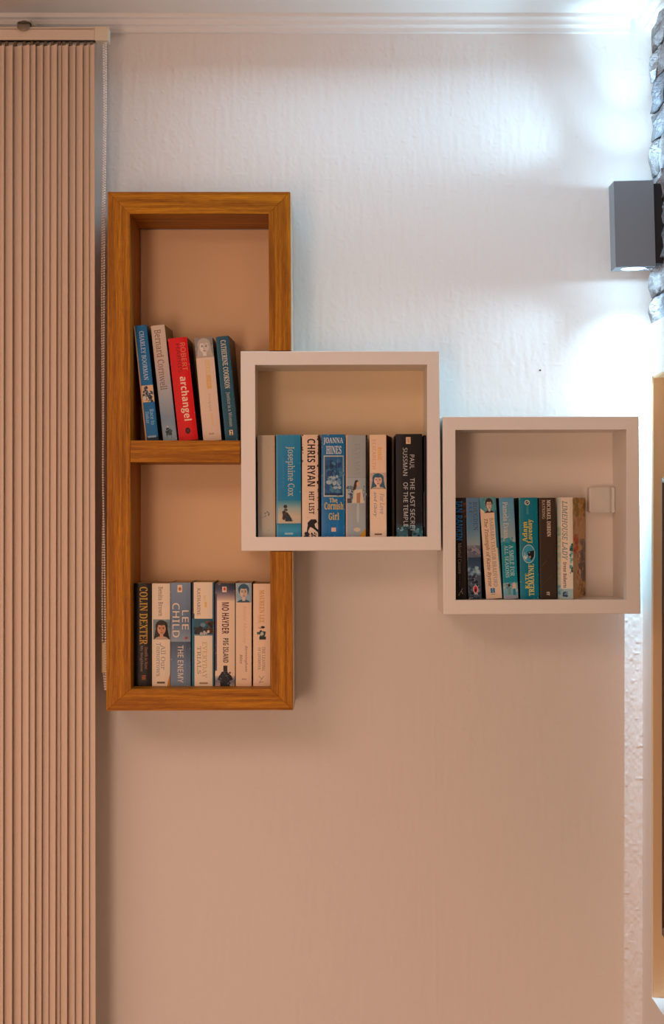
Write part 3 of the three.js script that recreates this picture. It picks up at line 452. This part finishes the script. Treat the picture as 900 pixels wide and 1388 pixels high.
// left white box
const G3 = 'paperbacks in the white box shelf that overlaps the wooden shelf', fl3 = py(729, FZ);
book('plain beige grey book with faint gold lettering, leftmost in the middle box', G3, [349.8, 373.6, 1, 590], fl3, ['#2c241c', '#8a7a64'], p => p.R(0, 0, 1, 1, '#cfc3ae').R(0.9, 0, 1, 1, '#d8b898').T('Josephine Cox', 0.5, 0.74, 0.1, 0.56, '#ddb98a', SERI).B(0.38, 0.75, 0.68, 0.8, ['#5c6068', '#7c7c7c', '#8c9498'], 9, 0.004, 0.009).L([[0.1, 0.805], [0.45, 0.8]], '#a09c90', 2).E(0.62, 0.93, 0.05, 0.006, '#c0b090').wear(6));
book('sky blue book with thin pale lettering and a tiny seated child on a beach', G3, [374.6, 408.3, 0.6, 589.5], fl3, ['#0a1a30', '#0c3050'], p => p.G(0, 0.66, '#2f94c4', '#1c8cc6', '#1188c4', '#1c8abc').G(0.64, 0.88, '#3a92b4', '#a8bcb8', '#d8c4a8', '#c8c0ac').G(0.87, 1, '#2c8aa8', '#3da0c8', '#2c96c0').R(0.02, 0, 0.06, 1, '#58aacc')
  .T('Josephine Cox', 0.4, 0.76, 0.115, 0.6, '#cfd2b4', SER).S(0.22, 0.32, 0.22, 0.52, '#6ab0cc', 16, 1.3).B(0.3, 0.72, 0.42, 0.83, ['#4a3c30', '#5c4630', '#3c3028'], 16, 0.008, 0.018).E(0.37, 0.7, 0.075, 0.017, '#3c3430').Poly([[0.42, 0.75], [0.56, 0.79], [0.66, 0.845], [0.36, 0.845]], '#28333c').L([[0.5, 0.78], [0.7, 0.84]], '#5a6a70', 2).R(0, 0.865, 1, 0.872, '#2c7088').R(0.34, 0.955, 0.68, 0.975, '#a8d0dc').wear(12));
book('cream flecked book with heavy dark capitals and a crouching figure at its foot', G3, [409.4, 433.8, 0, 589.5], fl3, ['#0e0c12', '#120f14'], p => p.R(0, 0, 1, 1, '#efd5bd').R(0.9, 0, 1, 1, '#2a2228').B(0.88, 0, 0.94, 1, ['#2a2228'], 26, 0.003, 0.01).B(0, 0, 0.05, 0.3, ['#2a2228'], 8, 0.002, 0.008).B(0.1, 0.05, 0.85, 0.85, ['#b48a74', '#a07868'], 12, 0.0015, 0.003)
  .T('CHRIS RYAN', 0.3, 0.76, 0.035, 0.51, '#241c30', SANB).T('HIT LIST', 0.38, 0.7, 0.55, 0.775, '#2c2230', SANB).Poly([[0.3, 0.9], [0.36, 0.85], [0.5, 0.825], [0.78, 0.825], [0.86, 0.85], [0.7, 0.87], [0.74, 0.9], [0.98, 0.94], [0.95, 0.96], [0.6, 0.91], [0.45, 0.9], [0.34, 0.94], [0.4, 1], [0.1, 1], [0.26, 0.95]], '#1c1820').B(0.1, 0.955, 0.9, 1, ['#1c1820', '#3c3438', '#88766c'], 22, 0.004, 0.011).B(0.35, 0.86, 0.6, 0.9, ['#1c1820'], 8, 0.008, 0.014).wear(10));
book('blue book with a framed seascape and gold lettering on its spine', G3, [435.6, 467.8, 0, 589], fl3, ['#081420', '#0a1a2c'], p => p.R(0, 0, 1, 1, '#0f74b4').T('JOANNA', 0.1, 0.92, 0.03, 0.1, '#e6e4dc', SERB, 0).T('HINES', 0.2, 0.86, 0.11, 0.19, '#e6e4dc', SERB, 0).R(0.1, 0.205, 0.94, 0.605, '#c9cdb8').R(0.135, 0.216, 0.91, 0.592, '#27639c')
  .B(0.2, 0.25, 0.85, 0.58, ['#3a78a8', '#1f5a90', '#4c86ac', '#224c80'], 40, 0.012, 0.03).B(0.25, 0.4, 0.8, 0.52, ['#8fb0c4', '#6c98b8', '#a9c0cc'], 22, 0.008, 0.02).B(0.2, 0.3, 0.5, 0.4, ['#183c66', '#1c4a78'], 12, 0.01, 0.02).R(0.135, 0.57, 0.91, 0.592, '#1c3c6c').T('The', 0.34, 0.68, 0.615, 0.66, '#e3cb7a', SERB, 0).T('Cornish', 0.12, 0.94, 0.655, 0.73, '#e3c04a', SERB, 0).T('Girl', 0.3, 0.76, 0.76, 0.83, '#e8c23c', SERB, 0).R(0.42, 0.905, 0.62, 0.945, '#eec0a8').crease([0.33, 0.68, 0.06, 0.95], 'rgba(190,215,230,0.4)').wear(30), { rough: 0.35 });
book('pale blue grey book with a woman in a white dress on its spine', G3, [468.8, 498.2, 0, 589.8], fl3, ['#d8b29a', '#171214'], p => p.R(0, 0, 1, 1, '#a5b0b4').R(0, 0, 0.06, 1, '#e0b8a4').R(0.92, 0, 1, 1, '#1c1a20').T('ELVI MAY', 0.42, 0.66, 0.08, 0.4, '#98a2a4', SER).R(0.06, 0.415, 0.92, 0.67, '#a8b9c0').L([[0.06, 0.415], [0.92, 0.415]], '#6a7a80', 1.5).B(0.08, 0.5, 0.3, 0.66, ['#50748c', '#6a8ca0', '#3c5468'], 22, 0.006, 0.016).B(0.75, 0.5, 0.9, 0.66, ['#6c90a4', '#88a4b0'], 12, 0.006, 0.016).R(0.06, 0.62, 0.26, 0.665, '#3c4854')
  .E(0.5, 0.47, 0.1, 0.03, '#3c2a24').Poly([[0.42, 0.45], [0.32, 0.53], [0.42, 0.56], [0.5, 0.5]], '#4a342c').E(0.56, 0.48, 0.07, 0.025, '#d8b498').Poly([[0.4, 0.535], [0.75, 0.53], [0.85, 0.665], [0.28, 0.665]], '#e2d3c0').Poly([[0.5, 0.57], [0.68, 0.56], [0.66, 0.665], [0.5, 0.665]], '#b48a68').E(0.56, 0.76, 0.06, 0.1, '#bfc8c6').E(0.52, 0.925, 0.16, 0.02, '#d8c8ac').Poly([[0.92, 0.915], [0.72, 0.96], [0.62, 1], [0.92, 1]], '#d8a030').wear(10));
book('cream book with a teal and pink portrait halfway down its spine', G3, [501.4, 524.2, 0.5, 589.5], fl3, ['#141018', '#12303a'], p => p.R(0, 0, 1, 1, '#f0d6bb').T('ROSIE', 0.5, 0.74, 0.12, 0.25, '#efb13e', SERB).T('ELIZABETH', 0.18, 0.36, 0.04, 0.34, '#dcb07c', SER).Face(0.02, 0.37, 0.98, 0.53, '#c9b3b0', '#23607a', '#e8c6b4', true, '#8a4c48')
  .T('For Love', 0.62, 0.86, 0.57, 0.77, '#8c94a0', SERI).T('and Glory', 0.2, 0.44, 0.555, 0.795, '#5c7090', SERI).R(0.28, 0.963, 0.72, 0.978, '#7c5c44').crease([0.6], 'rgba(240,180,100,0.5)').wear(8), { yaw: 0.13, art: 60, drawArt: p => { const a = p.w + SIDE; p.x.fillStyle = '#15141a'; p.x.fillRect(a, 0, 60, CH); p.x.fillStyle = '#5c2418'; p.x.fillRect(a, 0, 22, 110); p.x.fillStyle = '#1c4a58'; p.x.fillRect(a, 170, 14, 120); p.x.fillStyle = '#4a3024'; p.x.fillRect(a, 290, 16, 150); p.x.fillStyle = '#1c2c3c'; p.x.fillRect(a, 440, 16, 260); } });
book('thick black book with silver grey capitals and teal artwork at its foot', G3, [537.4, 573.2, 0.8, 588.4], fl3, ['#0a0a0c', '#0c0b0d'], p => p.R(0, 0, 1, 1, '#1b1a20').R(0.38, 0.03, 0.56, 0.096, '#f0d0b0').T('SEP', 0.42, 0.53, 0.04, 0.086, '#b48468', SANB)
  .T('PAUL', 0.52, 0.7, 0.195, 0.34, '#c9ced0', SAN).T('SUSSMAN', 0.26, 0.44, 0.13, 0.41, '#c9ced0', SAN).T('THE LAST SECRET', 0.53, 0.71, 0.425, 0.945, '#c2c8ca', SAN).T('OF THE TEMPLE', 0.27, 0.45, 0.465, 0.9, '#c2c8ca', SAN).G(0.86, 1, '#1f2a30', '#2a5a68', '#4a8694').Poly([[0, 0.82], [0.12, 0.87], [0.4, 0.9], [0.7, 0.88], [1, 0.85], [1, 0.8], [0, 0.8]], '#1b1a20').B(0, 0.88, 1, 1, ['#1b2c34', '#5a96a2', '#2a5c6a', '#78aab0'], 34, 0.006, 0.018).R(0.44, 0.92, 0.6, 1, '#12151a').T('THE LAST SECRET', 0.53, 0.71, 0.425, 0.945, '#c2c8ca', SAN).T('OF THE TEMPLE', 0.27, 0.45, 0.465, 0.9, '#c2c8ca', SAN).wear(8, 'rgba(150,160,165,0.4)'), { rough: 0.38 });
book('black glossy book squeezed against the right side of the middle box', G3, [574.3, 577.6, 0, 590], fl3, ['#0a0a0b', '#0c0b0d'], p => p.R(0, 0, 1, 1, '#121114').L([[0.15, 0.56], [0.2, 0.9]], '#8c8c90', 8), { dz: -0.004 });

// right white box
const G4 = 'paperbacks in the white box shelf below the wall lamp', fl4 = py(814.2, FZ);
book('black book with bright blue lettering, leftmost in the right box', G4, [617.4, 633.2, 1.0, 674.8], fl4, ['#0c0908', '#1a120e'], p => p.R(0, 0, 1, 1, '#1d1611').T('IAN RANKIN', 0.12, 0.66, 0.03, 0.425, '#1c8fe0', SANB).T('Mortal Causes', 0.26, 0.54, 0.445, 0.75, '#c8beb0', SER).S(0.3, 0.42, 0.76, 0.87, '#8c8478', 8, 1.2).L([[0.3, 0.95], [0.5, 0.92], [0.66, 0.95]], '#c4bcb0', 3).L([[0.5, 0.92], [0.62, 0.895]], '#c4bcb0', 3).L([[0.4, 0.95], [0.25, 0.965]], '#c4bcb0', 3).L([[0.82, 0.02], [0.84, 0.98]], '#5a3c26', 2).B(0.75, 0.05, 0.95, 0.2, ['#5a2418', '#6c3820'], 8, 0.005, 0.015).wear(8, 'rgba(190,180,165,0.35)'));
book('slim blue book with clouded mountains and a small red emblem near its foot', G4, [634.9, 653.2, 3.4, 674.6], fl4, ['#0c1420', '#0a0e18'], p => p.G(0, 0.47, '#6a92b8', '#5c8cb8', '#6698bc', '#9db4bc').R(0, 0.47, 1, 1, '#4a5c74').T('ROUGDEN', 0.5, 0.86, 0.04, 0.325, '#4a6480', SERB).T('E.V.T', 0.24, 0.42, 0.045, 0.15, '#2f5a80', SERB).S(0.28, 0.38, 0.16, 0.3, '#4c70a0', 9, 1.5)
  .G(0.47, 0.6, '#8c90a0', '#6c7488', '#5c6c84').B(0, 0.48, 1, 0.57, ['#9a94a0', '#70788c', '#a8a0a4', '#5c6880'], 26, 0.006, 0.018).G(0.59, 0.7, '#2c4a68', '#3a6080').B(0.05, 0.69, 0.95, 0.76, ['#8cb4c8', '#a4c4d0', '#6c9cb8'], 20, 0.008, 0.02).B(0, 0.77, 1, 1, ['#24364c', '#34485c', '#506070', '#1c2838', '#7c8890'], 60, 0.006, 0.016).E(0.56, 0.905, 0.2, 0.04, '#e8c8c8').E(0.56, 0.905, 0.14, 0.033, '#d8304a').E(0.56, 0.915, 0.06, 0.018, '#1c1c24').R(0.44, 0.945, 0.72, 0.955, '#c8c8cc').Poly([[0, 1], [0.18, 0.98], [0.16, 1]], '#c8a488').wear(10));
book('cream leaning book with a woman\'s portrait at its top and flowing script title', G4, [659.2, 681.6, 9.4, 674.6], fl4, ['#0a0c12', '#1c5878'], p => p.R(0, 0, 1, 1, '#f0d8bd').R(0.84, 0, 1, 0.5, '#2a7a9c').Poly([[0.9, 0.5], [1, 0.5], [1, 1], [0.97, 1]], '#3a86a0').R(0, 0, 1, 0.13, '#4c9cac').Poly([[0, 0.1], [0.5, 0.17], [0.85, 0.12], [0.85, 0.2], [0, 0.22]], '#f0d8bd').Face(0.24, 0.0, 0.88, 0.15, '#5aa0ac', '#3a2c28', '#e8cbb8', false, '#4c2c28')
  .T('BARBARA TAYLOR BRADFORD', 0.52, 0.76, 0.2, 0.885, '#8c9890', SER).T('The Triumph of Katie Byrne', 0.12, 0.42, 0.2, 0.875, '#5a2c28', SERI).R(0.3, 0.895, 0.56, 0.942, '#2c7cb0').R(0.42, 0.895, 0.45, 0.942, '#bfd4dc').R(0.32, 0.953, 0.56, 0.958, '#9c9080').wear(8));
book('sky blue leaning book with cream lettering above a teal lower half', G4, [682.9, 703, 6.6, 674.8], fl4, ['#0a141c', '#0a1c26'], p => p.G(0, 0.44, '#5aa2cc', '#66a6ca', '#84aec4', '#a0b4be').R(0, 0.44, 1, 0.86, '#1494a8').B(0, 0.4, 0.9, 0.48, ['#2298ac', '#3aa4b4', '#1c88a0'], 24, 0.006, 0.02).T('Pamela Evans', 0.22, 0.58, 0.04, 0.4, '#e2dcc4', SER).S(0.58, 0.66, 0.05, 0.3, '#c8c8b0', 10, 1.4)
  .T('A SMILE FOR', 0.52, 0.82, 0.47, 0.775, '#d4e6e4', SER).T('ALL SEASONS', 0.2, 0.46, 0.47, 0.79, '#d4e6e4', SER).R(0, 0.84, 1, 1, '#7cb8cc').B(0.05, 0.84, 0.95, 0.93, ['#8cb4a8', '#4c9cb0', '#a8c8c0', '#5a8c94'], 26, 0.006, 0.016).E(0.4, 0.865, 0.09, 0.016, '#3c3430').R(0.32, 0.885, 0.52, 0.955, '#6ea49c').R(0.64, 0.85, 0.88, 0.905, '#e0c8a4').R(0.66, 0.9, 0.84, 0.97, '#2c8cb0').R(0, 0.965, 1, 1, '#a9b4c4').wear(8));
book('teal book with gold lettering reading upwards and an oval picture', G4, [705.4, 731, 2.2, 674.6], fl4, ['#04121a', '#06222c'], p => p.R(0, 0, 1, 1, '#02809a').R(0, 0, 0.06, 1, '#2a94a8').E(0.44, 0.05, 0.14, 0.026, '#d9d2b8').E(0.44, 0.05, 0.09, 0.017, '#0a4c58').L([[0.34, 0.062], [0.54, 0.036]], '#d9d2b8', 4).T('HEADLINE', 0.4, 0.5, 0.085, 0.165, '#8cbcbc', SER)
  .T('Adam', 0.16, 0.42, 0.235, 0.44, '#f0d040', SERB, -1).T('Loveday', 0.42, 0.76, 0.215, 0.45, '#f0d040', SERB, -1).E(0.48, 0.555, 0.34, 0.092, '#bcd4d0').E(0.48, 0.555, 0.31, 0.084, '#3ca0c4').Poly([[0.42, 0.535], [0.78, 0.52], [0.76, 0.58], [0.62, 0.62], [0.44, 0.57]], '#141c26').B(0.24, 0.55, 0.44, 0.61, ['#9cc8d4', '#d4dcd8', '#78b0c8'], 10, 0.006, 0.014).B(0.5, 0.54, 0.62, 0.6, ['#c8a898', '#b8c4c4'], 4, 0.005, 0.01)
  .T('KATE', 0.28, 0.46, 0.745, 0.9, '#f0d650', SERB, -1).T('TREMAYNE', 0.46, 0.74, 0.655, 0.97, '#f2dc70', SERB, -1).L([[0.16, 0.8], [0.16, 0.9]], '#4a8070', 2).crease([0.9], 'rgba(150,200,205,0.35)').wear(14));
book('dark brown book with white capitals near the top of its spine', G4, [732, 754.9, 1.4, 674.8], fl4, ['#0a0708', '#0a0708'], p => p.R(0, 0, 1, 1, '#41342a').T('MICHAEL DIBDIN', 0.46, 0.68, 0.02, 0.385, '#e8dccc', SERB).T('RATKING', 0.18, 0.36, 0.02, 0.21, '#dccfbf', SER).T('ff', 0.4, 0.58, 0.925, 0.962, '#f0dcc8', SERB).L([[0.15, 0.67], [0.42, 0.62]], '#7c6a5c', 1.4).L([[0.2, 0.85], [0.7, 0.77]], '#6c5a4c', 1.4).L([[0.5, 0.58], [0.62, 0.56]], '#6c5a4c', 1.4).wear(8, 'rgba(170,150,130,0.4)'));
book('pale book with teal italic capitals, turned so its worn illustrated cover shows', G4, [755.6, 777.2, 0.6, 674.5], fl4, ['#0c0a0a', '#b88a4c'], p => p.R(0, 0, 1, 1, '#e3dccb').R(0, 0, 0.22, 1, '#bfcec8').R(0.8, 0, 1, 0.48, '#dcd8c8').B(0, 0.3, 0.18, 0.9, ['#a8c0a8', '#8fb0a8', '#c4ccac'], 26, 0.008, 0.024).B(0.82, 0.46, 1, 0.75, ['#2c6c6c', '#5a9ca0', '#8cc0c4', '#1c4c54'], 26, 0.006, 0.016).G(0.9, 1, '#9cc0c8', '#a8c8cc', '#b8d0cc').R(0.24, 0.02, 0.78, 0.88, '#ecdcc8').B(0.02, 0.86, 0.24, 0.96, ['#6ca0b0', '#8cb8c0'], 10, 0.008, 0.018).L([[0.2, 0.02], [0.2, 0.87]], '#a8b8b0', 1.5)
  .T('LIMEHOUSE LADY', 0.32, 0.66, 0.03, 0.605, '#7aa4a8', 'italic 60px serif').T('LIMEHOUSE LADY', 0.34, 0.66, 0.03, 0.605, '#5c8890', 'italic 60px serif').T('Irene Roberts', 0.38, 0.62, 0.635, 0.89, '#3c3c40', SERB).R(0.34, 0.925, 0.66, 0.978, '#6c94b0').B(0.36, 0.93, 0.64, 0.975, ['#1c2c58', '#24386c'], 14, 0.004, 0.008).wear(8),
  { yaw: 0.36, art: 128, dz: -0.006, rough: 0.5, drawArt: p => {
    const a = p.w + SIDE, x = p.x; x.fillStyle = '#d9ae74'; x.fillRect(a, 0, 128, CH); const bl = (x0, y0, x1, y1, cs, n, s0, s1) => { for (let i = 0; i < n; i++) { x.fillStyle = cs[Math.floor(rnd() * cs.length)]; x.beginPath(); x.ellipse(a + rr(x0, x1), rr(y0, y1), rr(s0, s1) * 0.5, rr(s0, s1), rr(-0.4, 0.4), 0, 7); x.fill(); } };
    bl(0, 0, 128, 130, ['#c89a44', '#a88438', '#d4ac64'], 26, 12, 34); bl(10, 140, 128, 320, ['#d8a878', '#c89468', '#dcb488'], 30, 10, 40); bl(18, 260, 48, 385, ['#e0602a', '#cc4c20', '#e8783c'], 16, 9, 26); bl(70, 300, 118, 560, ['#80706a', '#908078', '#6c605a'], 30, 10, 44); bl(50, 380, 76, 640, ['#a84c2c', '#c07048', '#d8c4b0'], 22, 8, 30); bl(0, 400, 40, 690, ['#d4b084', '#bca480'], 14, 12, 30); bl(60, 560, 128, 690, ['#c89c64', '#ac8050', '#846040'], 26, 8, 30);
  } });

shade(scene);
renderer.render(scene, camera);
